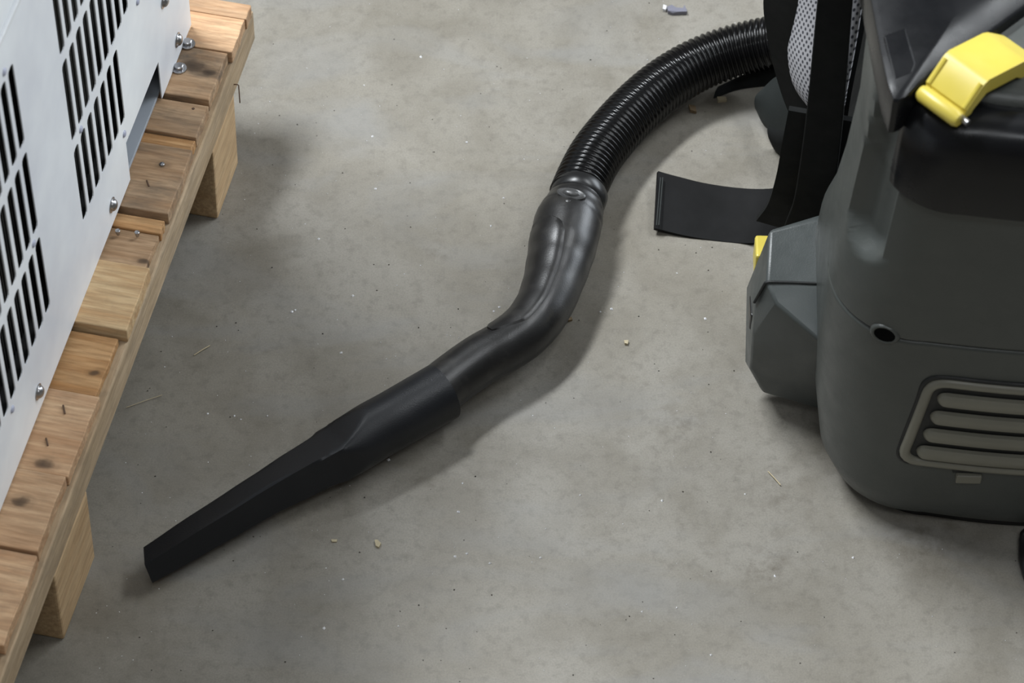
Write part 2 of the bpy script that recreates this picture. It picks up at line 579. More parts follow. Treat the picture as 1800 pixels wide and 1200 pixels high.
for (u_, z_) in ((.0478, .2651), (-.0115, .1814), (-.0954, .2735), (-.2113, .449), (-.2880, .1852), (-.2078, .2735), (-.1000, .449), (.03, .449)):
    o = link('screw', SH, None, cab, smooth=50)
    if not SH.materials: SH.materials.append(pm)
    o.location = (FW, u_, z_ - PZ)

# ------------------------------------------------------------------ backpack vacuum
vac = tag(empty('backpack_vacuum', (.40, 0, 0)),
          'charcoal and black backpack vacuum cleaner with yellow latch, ribbed hose and crevice nozzle', 'vacuum cleaner')
VO = Vector((.40, 0, 0))


def vlink(name, me, mat, parent=None, **k):
    """mesh given in world coordinates, stored relative to the vacuum's base (children of parts too)"""
    me.transform(Matrix.Translation(-VO))
    return link(name, me, mat, parent or vac, **k)


def rrect(xl, xr, yf, yb, r, bulge=.008, nc=14, ns=16):
    """rounded rectangle, counter-clockwise from the back left going down the left side"""
    pts = []
    cs = [((xl + r, yf + r), pi), ((xr - r, yf + r), 1.5 * pi), ((xr - r, yb - r), 0), ((xl + r, yb - r), .5 * pi)]
    for ci, ((cx, cy), a0) in enumerate(cs):
        for k in range(nc + 1):
            a = a0 + pi / 2 * k / nc
            pts.append((cx + r * cos(a), cy + r * sin(a)))
        nx = cs[(ci + 1) % 4]
        q0 = pts[-1]
        q1 = (nx[0][0] + r * cos(nx[1]), nx[0][1] + r * sin(nx[1]))
        for k in range(1, ns):
            t = k / ns
            x = q0[0] + (q1[0] - q0[0]) * t; y = q0[1] + (q1[1] - q0[1]) * t
            if ci == 0: y -= bulge * sin(pi * t)
            pts.append((x, y))
    return pts


#        z     xl    yf     yb    r
btab = [(.010, .260, -.167, .02, .056),
        (.018, .246, -.172, .03, .062),
        (.034, .238, -.1745, .04, .068),
        (.08, .231, -.173, .05, .074),
        (.15, .227, -.172, .05, .074),
        (.20, .227, -.171, .03, .068),
        (.25, .230, -.171, .00, .062),
        (.30, .234, -.170, -.01, .060),
        (.36, .238, -.168, -.01, .060),
        (.40, .239, -.150, .00, .058),
        (.43, .241, -.138, .01, .056),
        (.437, .246, -.130, .005, .054)]


def bsec(z, grow=0.0):
    v = [lerp_tab([(t[0], t[i]) for t in btab], z) for i in (1, 2, 3, 4)]
    return rrect(v[0] - grow, .80 - v[0] + grow, v[1] - grow, v[2] + grow, v[3] + grow)


def channel(x, y, z):
    """vertical finger channel pressed into the front left corner"""
    p = Vector((x, y))
    c0 = Vector((.2455, -.138))
    if (p - c0).length > .05: return 0
    d = abs((p - c0).dot(Vector((.5, -.866)))) / .021
    if z < .300: d = sqrt(d * d + ((.300 - z) / .021) ** 2)
    k = max(0, 1 - d * d)
    return .014 * min(1, k * 1.5) ** .8


zs = [.010, .013, .018, .025, .034] + [.034 + (.36 - .034) * k / 70 for k in range(1, 71)] + [.36 + .077 * k / 20 for k in range(1, 21)] + [.2130, .2148, .2160, .2170, .2180, .2192, .2210]
zs = sorted(zs)
rings = []
for z in zs:
    ring = []
    for (x, y) in bsec(z):
        dpt = channel(x, y, z)
        # parting groove of the upper shell
        g = abs(z - .217)
        gr = .0026 * max(0, 1 - g / .0022) if y < -.10 else 0
        if dpt or gr:
            nrm = Vector((x - .40, y + .05)).normalized()
            if gr: nrm = Vector((-.35 if x < .27 else 0, -1)).normalized()
            if dpt: nrm = Vector((-.866, -.5)).normalized()
            x -= nrm.x * (dpt + gr); y -= nrm.y * (dpt + gr)
        ring.append((x, y, z))
    rings.append(ring)
# extra rings so the groove is crisp
body = vlink('body_shell', loft(rings), M_body, smooth=50)
vlink('base_plate', loft([[(x, y, z) for x, y in rrect(.266, .53, -.163, .02, .055)] for z in (0, .0101)]), M_black, smooth=50)

# screw dimple by the seam
c = atY(1555, 588, -.1655)
rings = []
nrm = Vector((-.35, -.93, .1)).normalized()
sx = nrm.cross(Vector((0, 0, 1))).normalized(); sy = sx.cross(nrm)
for (h, q) in ((-.004, .0115), (-.0004, .0110), (.0008, .0094), (.0004, .0080), (-.006, .0070)):
    rings.append([c + nrm * h + sx * (q * cos(2 * pi * k / 20)) + sy * (q * .8 * sin(2 * pi * k / 20)) for k in range(20)])
sb = vlink('screw_boss', loft(rings, False, False), M_body, smooth=60)
rings = [[c + nrm * h + sx * (.0076 * cos(2 * pi * k / 20)) + sy * (.0076 * .8 * sin(2 * pi * k / 20)) for k in range(20)] for h in (-.003, .0003)]
vlink('screw_hole', loft(rings), M_void, sb)

# --------------- exhaust grille: frame, dark cavity, four louvres
FP13 = sorted([q for q in bsec(.13) if q[1] < -.09 and q[0] < .56])


def fronty(x):
    """depth of the shell's front at height of the grille"""
    pts_ = FP13
    for a, b in zip(pts_, pts_[1:]):
        if a[0] <= x <= b[0]:
            t = (x - a[0]) / max(1e-9, b[0] - a[0])
            return a[1] + (b[1] - a[1]) * t
    return pts_[-1][1]


def strip(pts_xz, rad, off, name, mat, parent, flat=1.0, n=12):
    P = [Vector((x, fronty(x) - off, z)) for x, z in pts_xz]
    return vlink(name, tube(resample(catmull(P, 6), .004), rad, n, True, Vector((0, 1, 0))), mat, parent, smooth=60)


gx0, gx1 = .303, .50
vg = None
# cavity
cav = []
for z in (.089, .172):
    pass
xs = [gx0 - .004 + (gx1 - gx0) * k / 24 for k in range(25)]
def shear(z): return (.13 - z) * -.10
v = []; f = []
for k, x in enumerate(xs):
    for z in (.086, .174):
        xx = x + shear(z) * -1 * 0 + (z - .13) * .12
        v.append((xx, fronty(xx) - .0008, z))
for k in range(24): f.append((2 * k, 2 * k + 2, 2 * k + 3, 2 * k + 1))
vg = vlink('exhaust_grille', pyd(v, f), M_core, solid=.0012)
# frame as a rounded loop following the shell
fp = []
z0, z1, x0 = .083, .1775, gx0 - .006
top = [(gx1 - (gx1 - x0 - .012) * k / 14, z1) for k in range(15)]
cor1 = [(x0 + .012 - .012 * sin(a), z1 - .012 + .012 * cos(a)) for a in (pi / 6, pi / 3, pi / 2)]
left = [(x0, z1 - .012 - (z1 - z0 - .024) * k / 6) for k in range(1, 7)]
cor2 = [(x0 + .012 - .012 * cos(a), z0 + .012 - .012 * sin(a)) for a in (pi / 6, pi / 3, pi / 2)]
bot = [(x0 + .012 + (gx1 - x0 - .012) * k / 14, z0) for k in range(1, 15)]
loop = [(x + (z - .13) * .12, z) for x, z in top + cor1 + left + cor2 + bot]
strip(loop, .0042, .0005, 'grille_frame', M_vent, vg)
# dark joint round the frame
loop2 = []
for (x, z) in loop:
    dx = (x - .40); dz = (z - .13)
    loop2.append((x - (.0038 if x < gx0 + .01 else 0), z + (.0042 if dz > .03 else (-.0042 if dz < -.03 else 0))))
strip(loop2, .0022, -.0006, 'grille_joint', M_core, vg)
for zc in (.160, .1385, .1172, .0960):
    rings = []
    for t in [0, .003, .008, .015, .025, .04] + [.06 + .94 * k / 28 for k in range(29)]:
        x = gx0 + .0020 + (zc - .13) * .12 + (gx1 - gx0 - .01) * t
        s = sqrt(max(.01, 1 - (1 - min(1, t / .035)) ** 2))
        y = fronty(x) - .0015
        ring = []
        for (dy, dz) in ((0, .0066), (-.0030, .0062), (-.0050, .0038), (-.0054, -.001), (-.0042, -.0050), (-.0008, -.0062), (.002, -.003), (.002, .004)):
            ring.append((x, y + dy * s, zc + dz * s))
        rings.append(ring)
    vlink('louvre', loft(rings), M_vent, vg, smooth=40)
# locking tab under the grille
tabx = (.333, .352)
vlink('tab', box(tabx[0], tabx[1], fronty(.34) - .0045, fronty(.34) + .004, .0655, .0745), M_vent, vg, bevel=.001)
vlink('tab_recess', box(tabx[0] - .003, tabx[1] + .003, fronty(.34) - .0012, fronty(.34) + .004, .0748, .082), M_core, vg)
# cable socket low on the shell, just at the edge of view
c = Vector((.404, fronty(.404) - .0005, .037))
rings = [[(c.x + q * cos(2 * pi * k / 18), c.y - h, c.z + q * sin(2 * pi * k / 18)) for k in range(18)] for h, q in ((-.003, .011), (.002, .011), (.003, .009), (-.002, .008))]
vlink('cable_socket', loft(rings), M_black, smooth=40)

# --------------- black lid: skirt over the shoulder, then the domed cap
def skirt_poly(z, g):
    return [(x, y) for (x, y) in bsec(z, g)]


def skirt_ring(z, yf, g):
    xl = .2475 + g; r = .052
    pts = rrect(xl, .80 - xl, yf, .03, r)
    nc, ns = 14, 16
    # from the left side (just behind the corner) round the front to the right side
    return [pts[k] for k in range(4, 2 * (nc + 1) + ns - 4)]


sk = [(.3595, -.1745, .004), (.3605, -.1765, .0015), (.375, -.177, .001), (.40, -.176, .002), (.418, -.173, .004), (.428, -.168, .008), (.433, -.160, .016), (.434, -.150, .026), (.428, -.138, .040)]
rings = [[(x, y, z) for (x, y) in skirt_ring(z, yf, g)] for (z, yf, g) in sk]
lid = vlink('lid', loft(rings, False, False, closed=False), M_lid, smooth=60, solid=.004, off=-1)
# pocket floor that carries the latch
rings = [[(x, y, z) for (x, y) in rrect(.262, .538, -.150, .05, .045)] for z in (.405, .4245)]
vlink('latch_pocket', loft(rings), M_lid, lid, smooth=40)
# raised flat cap; its near right side is cut off slantwise for the latch
cap_o = [at(1568, 186, .44), at(1578, 187, .44), at(1588, 183, .44), at(1605, 168, .44), at(1800, 25, .44), at(1905, -52, .44), Vector((.45, .05, .44)), Vector((.40, .10, .44)), Vector((.28, .10, .44)), at(1514, -70, .44), at(1526, 0, .44), at(1534, 40, .44), at(1545, 100, .44), at(1557, 155, .44)]
cc = Vector((.33, -.01, 0))


def cap_ring(z, k):
    return [Vector((cc.x + (q.x - cc.x) * k, cc.y + (q.y - cc.y) * k, z)) for q in cap_o]


cap = vlink('lid_cap', loft([cap_ring(.415, 1.0), cap_ring(.4440, 1.0), cap_ring(.4456, .992), cap_ring(.4472, .95), cap_ring(.4515, .5)]), M_lid, lid, smooth=30)
# moulded step across the cap
q0 = [at(1553, 62, .4490), at(1592, 48, .4505), at(1602, 80, .4500), at(1610, 112, .4492), at(1604, 128, .4486), at(1572, 140, .4475)]
v = [q + Vector((0, 0, dz)) for dz in (-.008, 0.0) for q in q0]
n = len(q0)
vlink('cap_step', pyd(v, [tuple(range(n - 1, -1, -1)), tuple(range(n, 2 * n))] + [(k, (k + 1) % n, n + (k + 1) % n, n + k) for k in range(n)]), M_lid, lid, bevel=.0012)

# --------------- yellow latch: strap arching radially over the lid's edge
LP = at(1652, 188, .440)
ds_ = Vector((.72, .69, 0)).normalized()
pw = Vector((ds_.y, -ds_.x, 0))
prof = [(0.004, -.003), (.005, .007), (.020, .0215), (.025, .0228), (.060, .0152), (.065, .0125), (.100, -.016)]
rings = []
for i, (s, h) in enumerate(prof):
    a = prof[max(0, i - 1)]; b = prof[min(len(prof) - 1, i + 1)]
    t = Vector((b[0] - a[0], b[1] - a[1])).normalized(); nn = Vector((-t.y, t.x))
    hw = .0180 if i else .0165
    th = .0135 if i > 1 else .010
    o = LP + ds_ * s + Vector((0, 0, h)); dn = ds_ * nn.x + Vector((0, 0, nn.y))
    rings.append([o + pw * hw, o - pw * hw, o - pw * hw * .96 - dn * th, o + pw * hw * .96 - dn * th])
latch = vlink('latch', loft(rings), M_yellow, smooth=30, bevel=.0022, seg=3)
# raised side ribs on the sloping front of the latch
for sgn in (-1, 1):
    a = LP + ds_ * .0055 + Vector((0, 0, .0068)) + pw * (.0155 * sgn)
    b = LP + ds_ * .0195 + Vector((0, 0, .0205)) + pw * (.0155 * sgn)
    vlink('latch_rib', tube([a, a.lerp(b, .5), b], .0020, 8), M_yellow, latch, smooth=60)
a = LP - pw * .0175 + Vector((0, 0, .001)); b = LP + pw * .0175 + Vector((0, 0, .001))
vlink('hinge_barrel', tube([a, a.lerp(b, .08), a.lerp(b, .92), b], lambda t: .0062 if .05 < t < .95 else .005, 14), M_yellow, latch, smooth=50)
a = LP - pw * .0215 + ds_ * .003; b = LP + pw * .0225 + ds_ * .003
vlink('hinge_pin', tube([a, b], .0024, 10), M_steel, latch, smooth=50)

# --------------- grey hip housing on the wearer's side
V = {}
def hv(k, x, y, z): V[k] = at(x, y, z)
hv('A', 1352, 405, .162); hv('B', 1446, 382, .164)
hv('C', 1347, 495, .152); hv('D', 1445, 499, .152)
hv('F', 1362, 531, .144); hv('E', 1452, 514, .149)
hv('G', 1458, 614, .126)
hv('L1', 1328, 531, .122); hv('L2', 1322, 590, .092); hv('L2b', 1340, 600, .092)
hv('L3', 1318, 648, .052); hv('L4', 1342, 692, .026); hv('H', 1450, 722, .016)
hv('A2', 1338, 430, .135); hv('S1', 1316, 560, .098); hv('S2', 1314, 640, .05); hv('S3', 1332, 683, .022)
back = {k: V[k].copy() for k in V}
vs_ = []
names = ['A', 'B', 'C', 'D', 'F', 'E', 'G', 'L1', 'L2', 'L3', 'L4', 'H']
pts = [V[k] for k in names]
# hidden rear of the housing
Bk = [Vector((V['A'].x + .004, V['A'].y + .012, .150)), Vector((.27, V['B'].y + .012, .150)),
      Vector((V['S1'].x, V['A'].y + .005, .09)), Vector((V['S2'].x, V['A'].y - .02, .03)), Vector((.27, V['A'].y, .02)),
      Vector((.27, V['D'].y, .152)), Vector((.27, V['G'].y, .126)), Vector((.27, V['H'].y, .016)), Vector((.27, V['E'].y, .149)), Vector((.27, V['B'].y, .164))]
I = {k: n_ for n_, k in enumerate(names)}
bk = {k: len(pts) + n_ for n_, k in enumerate(('rA', 'rB', 'rS1', 'rS2', 'rH', 'iD', 'iG', 'iH', 'iE', 'iB'))}
I.update(bk)
F_ = ['A C D B', 'C F E D', 'F G E', 'C L1 F', 'L1 L2 F', 'F L2 G', 'L2 L3 G', 'L3 L4 H G', 'A L1 C',
      'A rA rS1 L1', 'L1 rS1 L2', 'L2 rS1 rS2 L3', 'L3 rS2 L4', 'A B iB rB rA', 'D iD iB B', 'D E iE iD', 'E G iG iE', 'G H iH iG',
      'L4 rS2 rH iH H', 'rA rB rH rS2 rS1', 'rB iB iD iE iG iH rH']
hip = vlink('hip_housing', pyd(pts + Bk, [tuple(I[k] for k in q.split()) for q in F_]), M_wing, smooth=25, bevel=.0025, seg=3)
# joint line between the upper cover and the lower housing
jl = [V['L1'] + Vector((-.001, -.001, .001)), V['C'] + Vector((-.0005, -.0005, .0006)), V['C'].lerp(V['D'], .5) + Vector((0, 0, .0004)), V['D'] + Vector((-.002, 0, .0004)), V['D'] + Vector((.001, .016, .004))]
vlink('cover_joint', tube(resample(jl, .004), .0011, 8), M_core, hip, smooth=60)
# yellow buckle tongues on the far side of the housing
p = at(1340, 448, .118)
yb_ = vlink('yellow_tab', box(p.x - .006, p.x + .010, p.y - .010, p.y + .012, .104, .128), M_yellow, hip, bevel=.002)
p = at(1320, 545, .098)
vlink('buckle_tab', box(p.x - .001, p.x + .010, p.y - .010, p.y + .012, .085, .104), M_black, hip, bevel=.002)

# --------------- harness: plate with mesh pad, straps
def wv(x, y, Y): return atY(x, y, Y)
# mesh pad: grid surface between measured left and right borders
lefts = [(1404, -60, .090), (1398, 0, .090), (1392, 50, .088), (1389, 95, .085), (1396, 140, .080), (1412, 170, .074), (1434, 190, .066)]
rights = [(1530, -60, .030), (1518, 0, .028), (1508, 60, .026), (1499, 110, .024), (1491, 150, .024), (1486, 180, .026), (1482, 196, .030)]
Lp = catmull([wv(*q) for q in lefts], 6); Rp = catmull([wv(*q) for q in rights], 6)
nu = 14
v = []; f = []; uv = []
acc = 0
bul = Vector((-.5, -.85, .1)).normalized()
for i in range(len(Lp)):
    if i: acc += (Lp[i] - Lp[i - 1]).length
    wd = (Rp[i] - Lp[i]).length
    for k in range(nu + 1):
        t = k / nu
        v.append(Lp[i].lerp(Rp[i], t) + bul * (.010 * sin(pi * t)))
        uv.append((t * wd, acc))
for i in range(len(Lp) - 1):
    for k in range(nu):
        a = i * (nu + 1) + k
        f.append((a, a + 1, a + nu + 2, a + nu + 1))
me = bpy.data.meshes.new('m'); me.from_pydata([tuple(q) for q in v], [], f)
ul = me.uv_layers.new(name='UVMap')
for lpz in me.loops: ul.data[lpz.index].uv = uv[lpz.vertex_index]
# foam pad behind, wider than the mesh
fl_l = [(1352, -60, .105), (1345, 0, .105), (1350, 50, .104), (1362, 110, .102), (1378, 165, .097), (1398, 215, .090), (1420, 270, .080), (1432, 330, .062)]
fl_r = [(1540, -60, .055), (1530, 0, .055), (1520, 60, .055), (1510, 110, .055), (1500, 160, .055), (1492, 210, .055), (1484, 270, .055), (1476, 330, .050)]
Lq = catmull([wv(*q) for q in fl_l], 5); Rq = catmull([wv(*q) for q in fl_r], 5)
rings = []
for i in range(len(Lq)):
    ring = []
    for k in range(11):
        t = k / 10
        ring.append(Lq[i].lerp(Rq[i], t) + bul * (.003 + .006 * sin(pi * t)))
    for k in range(10, -1, -1):
        t = k / 10
        ring.append(Lq[i].lerp(Rq[i], t) - bul * .016)
    rings.append(ring)
pad = vlink('back_pad', loft(rings), M_foam, smooth=60)
mo = vlink('mesh_panel', me, M_mesh, pad, smooth=180, solid=.002)
# main vertical strap in front of the mesh
P = [wv(1474, -60, .020), wv(1468, 0, .020), wv(1461, 80, .018), wv(1454, 160, .016), wv(1447, 230, .015), wv(1438, 300, .016), wv(1428, 360, .020), wv(1412, 405, .030)]
P = resample(catmull(P, 6), .006)
vlink('shoulder_strap', ribbon(P, lambda t: .0245 + .006 * t, .004, lambda t: (1, -.12 - .2 * t, 0)), M_foam, smooth=40, bevel=.001)
# lower black webbing hanging from the pad towards the floor
P = [wv(1445, 200, .030), wv(1436, 260, .030), wv(1428, 320, .034), wv(1416, 370, .042), wv(1396, 402, .052)]
P = resample(catmull(P, 6), .006)
vlink('lower_strap', ribbon(P, lambda t: .050 + .012 * t, .005, lambda t: (1, -.2, 0)), M_foam, smooth=40)
# dark green-grey band wrapped round the pad's lower corner, and the flat strap that leaves it behind the hose
def patch(A_, B_, th, n=9, bulge=.006):
    A_ = catmull([at(*q) for q in A_], 6); B_ = catmull([at(*q) for q in B_], 6)
    rings = []
    for a, b in zip(A_, B_):
        top = [a.lerp(b, k / n) + Vector((-.5, -.4, .7)) * (bulge * sin(pi * k / n)) for k in range(n + 1)]
        rings.append(top + [q - Vector((-.3, -.5, .8)) * th for q in reversed(top)])
    return loft(rings)


vlink('wrap_band', patch([(1338, 158, .030), (1362, 136, .050), (1386, 130, .066), (1420, 150, .078)],
                         [(1327, 190, .012), (1346, 224, .016), (1378, 234, .028), (1418, 232, .050)], .003), M_greenweb, smooth=40)
vlink('buckle_strap', patch([(1350, 218, .020), (1372, 226, .028), (1400, 226, .040), (1425, 222, .050)],
                            [(1360, 262, .003), (1376, 276, .003), (1398, 282, .008), (1425, 285, .02)], .006), M_foam, smooth=40)
vlink('side_strap', patch([(1262, 152, .004), (1300, 134, .010), (1350, 112, .026), (1390, 100, .042)],
                          [(1254, 172, .0035), (1294, 158, .0045), (1334, 152, .012), (1372, 150, .030)], .0025, 6, .001), M_foam, smooth=40)
# waist belt end lying on the floor
P = [at(1153, 352, .011), at(1175, 358, .0075), at(1220, 369, .005), at(1270, 377, .004), at(1320, 381, .006), at(1360, 378, .016), at(1392, 366, .032), at(1415, 350, .052)]
P = resample(catmull(P, 8), .005)
belt = vlink('waist_belt', ribbon(P, lambda t: .056 - .008 * t, .0032, lambda t: (0.06 + .45 * t ** 2, 1, .16 + .5 * t ** 3)), M_web, smooth=40)
for dx in (4, 8):
    a = at(1157 + dx, 312, .017); b = at(1150 + dx, 396, .011)
    vlink('stitch_row', tube([a, a.lerp(b, .5), b], .0006, 6), M_greenweb, belt, smooth=60)

# --------------- ribbed hose
hp = [(1013, 345, .031), (1027, 312, .030), (1046, 276, .029), (1073, 240, .028), (1112, 197, .028), (1162, 153, .029), (1216, 119, .032), (1270, 96, .037), (1320, 82, .044), (1372, 72, .053), (1430, 62, .061)]
P = catmull([at(*q) for q in hp], 24)
RP = .0050
P = resample(P, RP / 8)
L = (len(P) - 1) * RP / 8


def hose_r(t):
    ph = (t * (len(P) - 1) / 8) % 1
    c_ = .5 + .5 * cos(2 * pi * ph)
    return .0208 + .0021 * c_ ** .7


hose = vlink('suction_hose', tube(P, hose_r, 36), M_hose, smooth=180)

# --------------- bent handle tube with its swivel cuff
hd = [(1015, 352, .0315, 97), (1010, 364, .0315, 108), (1003, 382, .0315, 119), (997, 398, .032, 123), (990, 432, .032, 120), (982, 466, .031, 112), (970, 506, .031, 103), (953, 545, .031, 97), (926, 580, .031, 94), (888, 608, .031, 92), (842, 634, .031, 91), (790, 671, .031, 90), (760, 697, .0312, 88)]
P0 = [at(a, b, c_) for a, b, c_, d in hd]
Q = catmull(P0, 8)
wd = [d for a, b, c_, d in hd]


def hd_r(t):
    s = t * (len(wd) - 1); i = min(int(s), len(wd) - 2)
    k = s - i; k = k * k * (3 - 2 * k)
    return (wd[i] + (wd[i + 1] - wd[i]) * k) / 2 / 2215


handle = vlink('handle_tube', tube(Q, hd_r, 40), M_tube, hose, smooth=50)
# neck ring between hose and cuff
a = at(1021, 335, .031); b = at(1014, 354, .0315)
vlink('cuff_ring', tube([a, a.lerp(b, .15), a.lerp(b, .5), a.lerp(b, .85), b], lambda t: .0222 if t in (0, 1) else .0234, 36), M_black, handle, smooth=50)
# raised grip panel along the inside of the bend: part of the tube grown 1 mm outwards
fr = frames(Q)
rings = []
i0, i1 = 28, 76
for i in range(i0, i1):
    p, t_, s_, u_ = fr[i]
    q = (i - i0) / (i1 - 1 - i0)
    r = hd_r(i / (len(Q) - 1))
    vn = Vector((0, -.634, .773)); vn = (vn - t_ * vn.dot(t_)).normalized()   # upper near side of the tube
    lf = t_.cross(vn).normalized()
    if lf.x > 0: lf = -lf
    off = lerp_tab([(0, .80), (.02, .45), (.05, .18), (.12, .02), (.35, -.05), (.6, .05), (.8, .25), (1, .75)], q)
    a0 = math.asin(off); a1 = radians(lerp_tab([(0, 60), (.05, 110), (.9, 120), (1, 70)], q))
    ring = []
    for k in range(13):
        ang = a0 + (a1 - a0) * k / 12
        rr = r + (.0011 if 0 < k < 12 else -.0005)
        ring.append(p + vn * (rr * cos(ang)) + lf * (rr * sin(ang)))
    ring2 = [p + (x - p) * .93 for x in reversed(ring)]
    rings.append(ring + ring2)
vlink('grip_panel', loft(rings), M_tube, handle, smooth=35)
# air slider button on the cuff
tdir = (Q[19] - Q[11]).normalized()
nu_ = Vector((-.22, -.70, .70)); nu_ = (nu_ - tdir * nu_.dot(tdir)).normalized()
sd = tdir.cross(nu_).normalized()
c = Q[15] + nu_ * (hd_r(15 / (len(Q) - 1)) - .0003)
rings = []
for (h, a_, b_) in ((-.006, .0125, .0062), (.0003, .0120, .0058), (.0014, .0105, .0046), (.0010, .0075, .0038), (.0026, .0060, .0033), (.0034, .0036, .002)):
    rings.append([c + nu_ * h + sd * (a_ * cos(2 * pi * k / 20)) + tdir * (b_ * sin(2 * pi * k / 20)) for k in range(20)])
bt = vlink('air_slider', loft(rings), plastic('grey_button', (.05, .05, .05), .28, .4), handle, smooth=40)
c2 = Q[22] + nu_ * (hd_r(22 / (len(Q) - 1)) - .0002)
vlink('arrow_mark', loft([[c2 + nu_ * h + sd * (q * cos(2 * pi * k / 12)) + tdir * (q * sin(2 * pi * k / 12)) for k in range(12)] for h, q in ((-.004, .0026), (.0004, .0024), (.0008, .0012))]), M_tube, handle, smooth=40)

# --------------- crevice nozzle: round socket cut down to a flat blade
A = at(780, 686, .031); B = at(655, 757, .031); T = at(262, 994, .0175)
ax = (B - A).normalized()
nz_tab = []
st = [(0, .0), (.02, .0), (.1, 0), (.2, 0), (.26, 0), (.30, 0), (.34, 0), (.38, 0), (.42, 0), (.46, 0), (.5, 0), (.6, 0), (.7, 0), (.8, 0), (.9, 0), (.985, 0), (1, 0)]
cl = [(778, 688, .0315), (735, 713, .0315), (690, 739, .0315), (655, 758, .031), (622, 779, .030), (585, 801, .0285), (545, 823, .0275), (500, 848, .0265), (450, 877, .025), (400, 908, .0235), (350, 938, .022), (300, 969, .020), (260, 993, .0185)]
C0 = resample(catmull([at(*q) for q in cl], 8), .004)
Rk = .0232
#      s    half width(flat top)  half thickness
ta = [(0, .024), (.26, .0236), (.32, .0222), (.40, .0168), (.48, .0140), (.60, .0122), (1, .0098)]
tb_ = [(0, .024), (.25, .0232), (.31, .0190), (.36, .0155), (.40, .0148), (.48, .0138), (.60, .0130), (1, .0094)]
rings = []
NS = 64
rollv = radians(20)
fr = frames(C0)
for i, (p, t_, s_, u_) in enumerate(fr):
    s = i / (len(fr) - 1)
    if s_.y < 0: away = -s_
    else: away = s_
    # flat top tilted a little away from the camera
    n1 = (u_ * cos(rollv) + away * sin(rollv)).normalized(); n2 = (away * cos(rollv) - u_ * sin(rollv)).normalized()
    a_ = lerp_tab(ta, s); b_ = lerp_tab(tb_, s)
    rk = Rk - .0008 * s
    ring = []
    for k in range(NS):
        th = 2 * pi * k / NS
        cx, sx_ = cos(th), sin(th)
        q = min(rk, a_ / max(1e-6, abs(cx)), b_ / max(1e-6, abs(sx_)))
        ring.append(p + n2 * (q * cx) + n1 * (q * sx_) + t_ * (max(0, s - .9) * 10 * (-.0045 * q * cx / a_)))
    rings.append(ring)
# slanted mouth and hollow end
def shrink(ring, k, d):
    c_ = sum((Vector(q) for q in ring), Vector()) / len(ring)
    return [c_ + (Vector(q) - c_) * k + d for q in ring]
tl = fr[-1][1]
r_in = [shrink(rings[-1], .88, Vector()), shrink(rings[-1], .85, -tl * .03)]
t0 = fr[0][1]
pre = [shrink(rings[0], .90, t0 * .004), shrink(rings[0], .97, Vector())]
noz = vlink('crevice_nozzle', loft(pre + rings + r_in), M_nozzle, hose, smooth=32)
vlink('nozzle_mouth', loft([shrink(rings[-1], .84, -tl * .012), shrink(rings[-1], .84, -tl * .014)]), M_core, noz)

# --------------- mains cable: a loop lying beside the machine at the edge of view
P = [Vector((.404, -.176, .037)), Vector((.404, -.200, .030)), Vector((.402, -.215, .012)), at(1801, 945, .005), at(1799, 975, .005), at(1803, 1010, .005), at(1830, 1040, .005), at(1900, 1050, .005), at(2000, 1020, .005), at(2060, 960, .005)]
P = [Vector((.404, -.174, .037)), Vector((.4115, -.186, .030)), at(1806, 935, .010), at(1801, 960, .0052), at(1803, 995, .0052), at(1818, 1030, .0052), at(1860, 1055, .0052), at(1930, 1050, .0052), at(2000, 1010, .0052), at(2040, 950, .0052)]
vlink('power_cable', tube(resample(catmull(P, 8), .005), .0045, 12), M_black, smooth=60)

# ------------------------------------------------------------------ litter on the floor
def chip(name, pts, th, mat, label, cat, group=None, smooth=None):
    c = sum((Vector(p) for p in pts), Vector()) / len(pts)
    c.z = 0
    v = [Vector(p) - c for p in pts] + [Vector(p) - c + Vector((R.uniform(-.0002, .0002), 0, th * R.uniform(.8, 1.3))) for p in pts]
    n = len(pts)
    f = [tuple(range(n - 1, -1, -1)), tuple(range(n, 2 * n))] + [(k, (k + 1) % n, n + (k + 1) % n, n + k) for k in range(n)]
    o = link(name, pyd(v, f), mat)
    o.location = c
    return tag(o, label, cat, group)


M_scrap = plastic('grey_blue_scrap', (.17, .17, .21), .4, .6, 200, .3, .4, (.3, .3, .36))
M_pale = plastic('pale_chip', (.62, .62, .63), .5, .6)
M_straw = plastic('dry_splinter', (.50, .42, .27), .6, .7)
M_crumb = plastic('beige_crumb', (.42, .36, .24), .7, .8)
M_leaf = plastic('brown_crumb', (.20, .14, .075), .7, .8)
chip('plastic_scrap', [at(x, y) for x, y in ((1172, 17), (1174, 25), (1182, 27), (1195, 26), (1207, 26), (1206, 20), (1203, 14), (1200, 19), (1188, 18), (1180, 14))], .0035, M_scrap,
     'crumpled grey-blue plastic scrap lying on the floor at the top edge', 'scrap')
chip('paint_chip', [at(x, y) for x, y in ((1166, 13), (1165, 20), (1170, 21), (1172, 15))], .003, M_pale,
     'tiny white chip touching the grey-blue plastic scrap', 'chip')


def splinter(x0, y0, x1, y1, label, r=.0004):
    a = at(x0, y0, .0008); b = at(x1, y1, .0014); c = a.lerp(b, .5); c.z = 0
    o = link('splinter', tube([a - c, a.lerp(b, .5) - c + Vector((0, 0, .0004)), b - c], r, 6), M_straw)
    o.location = c
    tag(o, label, 'splinter', 'wood splinters on the floor')


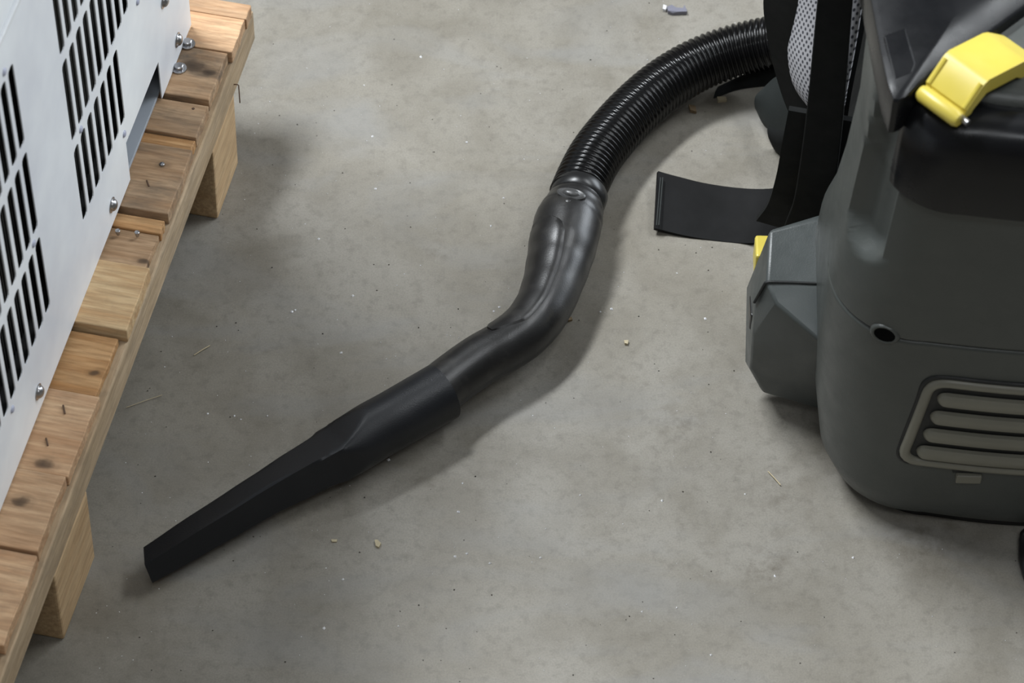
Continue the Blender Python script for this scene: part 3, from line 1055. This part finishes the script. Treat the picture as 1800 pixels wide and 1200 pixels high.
splinter(341, 624, 369, 607, 'thin pale wood splinter on the dark floor beside the pallet')
splinter(1350, 828, 1372, 852, 'thin pale wood splinter on the floor left of the vacuum body')
splinter(222, 716, 285, 694, 'long faint straw on the shaded floor close to the pallet', .00025)
chip('dust_crumb', [at(x, y) for x, y in ((659, 951), (660, 961), (666, 964), (670, 957), (663, 950))], .002, M_crumb,
     'beige crumb on the floor below the crevice nozzle', 'crumb')
chip('dust_crumb', [at(x, y) for x, y in ((1097, 600), (1098, 606), (1103, 607), (1105, 601))], .002, M_crumb,
     'cream crumb on the bare floor right of the bent tube', 'crumb')
chip('dust_crumb', [at(x, y) for x, y in ((582, 949), (583, 953), (592, 953), (593, 949))], .0012, M_crumb,
     'flat beige flake on the floor left of the larger crumb', 'crumb')
chip('wood_crumb', [at(x, y) for x, y in ((1210, 188), (1213, 198), (1224, 200), (1222, 190))], .003, M_leaf,
     'small brown crumb tucked against the underside of the ribbed hose', 'crumb')
chip('wood_crumb', [at(x, y) for x, y in ((1260, 174), (1262, 181), (1277, 179), (1275, 173))], .003, M_crumb,
     'yellowish crumb in the shadow below the flat side strap', 'crumb')
chip('wood_crumb', [at(x, y) for x, y in ((998, 560), (999, 566), (1006, 564), (1004, 559))], .002, M_leaf,
     'dark crumb beside the outer bend of the handle tube', 'crumb')

# glitter and grit: far too many and too fine to count
spec_named = [(470, 731), (683, 808), (603, 1018), (821, 973), (1250, 1151), (513, 548), (519, 545), (1164, 880), (861, 990), (800, 978), (660, 332), (655, 240), (878, 540), (868, 547), (885, 348), (863, 397), (813, 849), (806, 900), (365, 727), (412, 731), (423, 737), (1075, 543), (1055, 548), (1129, 1075), (1190, 1068), (1310, 868), (1362, 1012), (570, 1104), (330, 950), (1500, 980), (700, 1100), (950, 980), (1020, 870), (600, 620), (620, 520), (560, 420), (640, 150), (820, 250), (740, 100), (1240, 560), (1190, 480)]


def flakes(name, pts, sizes, mat, label):
    v = []; f = []
    for (x, y), s in zip(pts, sizes):
        p = at(x, y, 0); b0 = len(v); a0 = R.uniform(0, 6.3)
        for k in range(4):
            a = a0 + k * pi / 2
            v.append((p.x + s * cos(a) * R.uniform(.6, 1.2), p.y + s * sin(a) * R.uniform(.6, 1.2), .0002))
        v.append((p.x, p.y, .0002 + s * .9))
        f += [(b0 + k, b0 + (k + 1) % 4, b0 + 4) for k in range(4)] + [(b0 + 3, b0 + 2, b0 + 1, b0)]
    o = link(name, pyd(v, f), mat)
    return tag(o, label, 'grit', kind='stuff')


pts = list(spec_named); sz = [R.uniform(.0009, .0016) for _ in pts]
for k in range(260):
    pts.append((lambda yy: (R.uniform(500 - yy * .36, 1800 if yy > 960 else 1300), yy))(R.uniform(0, 1200))); sz.append(R.uniform(.0002, .0006))
flakes('glitter_specks', pts, sz, plastic('bright_speck', (.85, .86, .9), .3, .4), 'scattered tiny white glitter specks over the concrete floor')
pts = []; sz = []
for k in range(170):
    pts.append((lambda yy: (R.uniform(500 - yy * .36, 1800 if yy > 960 else 1300), yy))(R.uniform(0, 1200))); sz.append(R.uniform(.0003, .0009))
flakes('dark_grit', pts, sz, plastic('dark_speck', (.05, .045, .035), .7, .8), 'scattered tiny dark grit grains over the concrete floor')
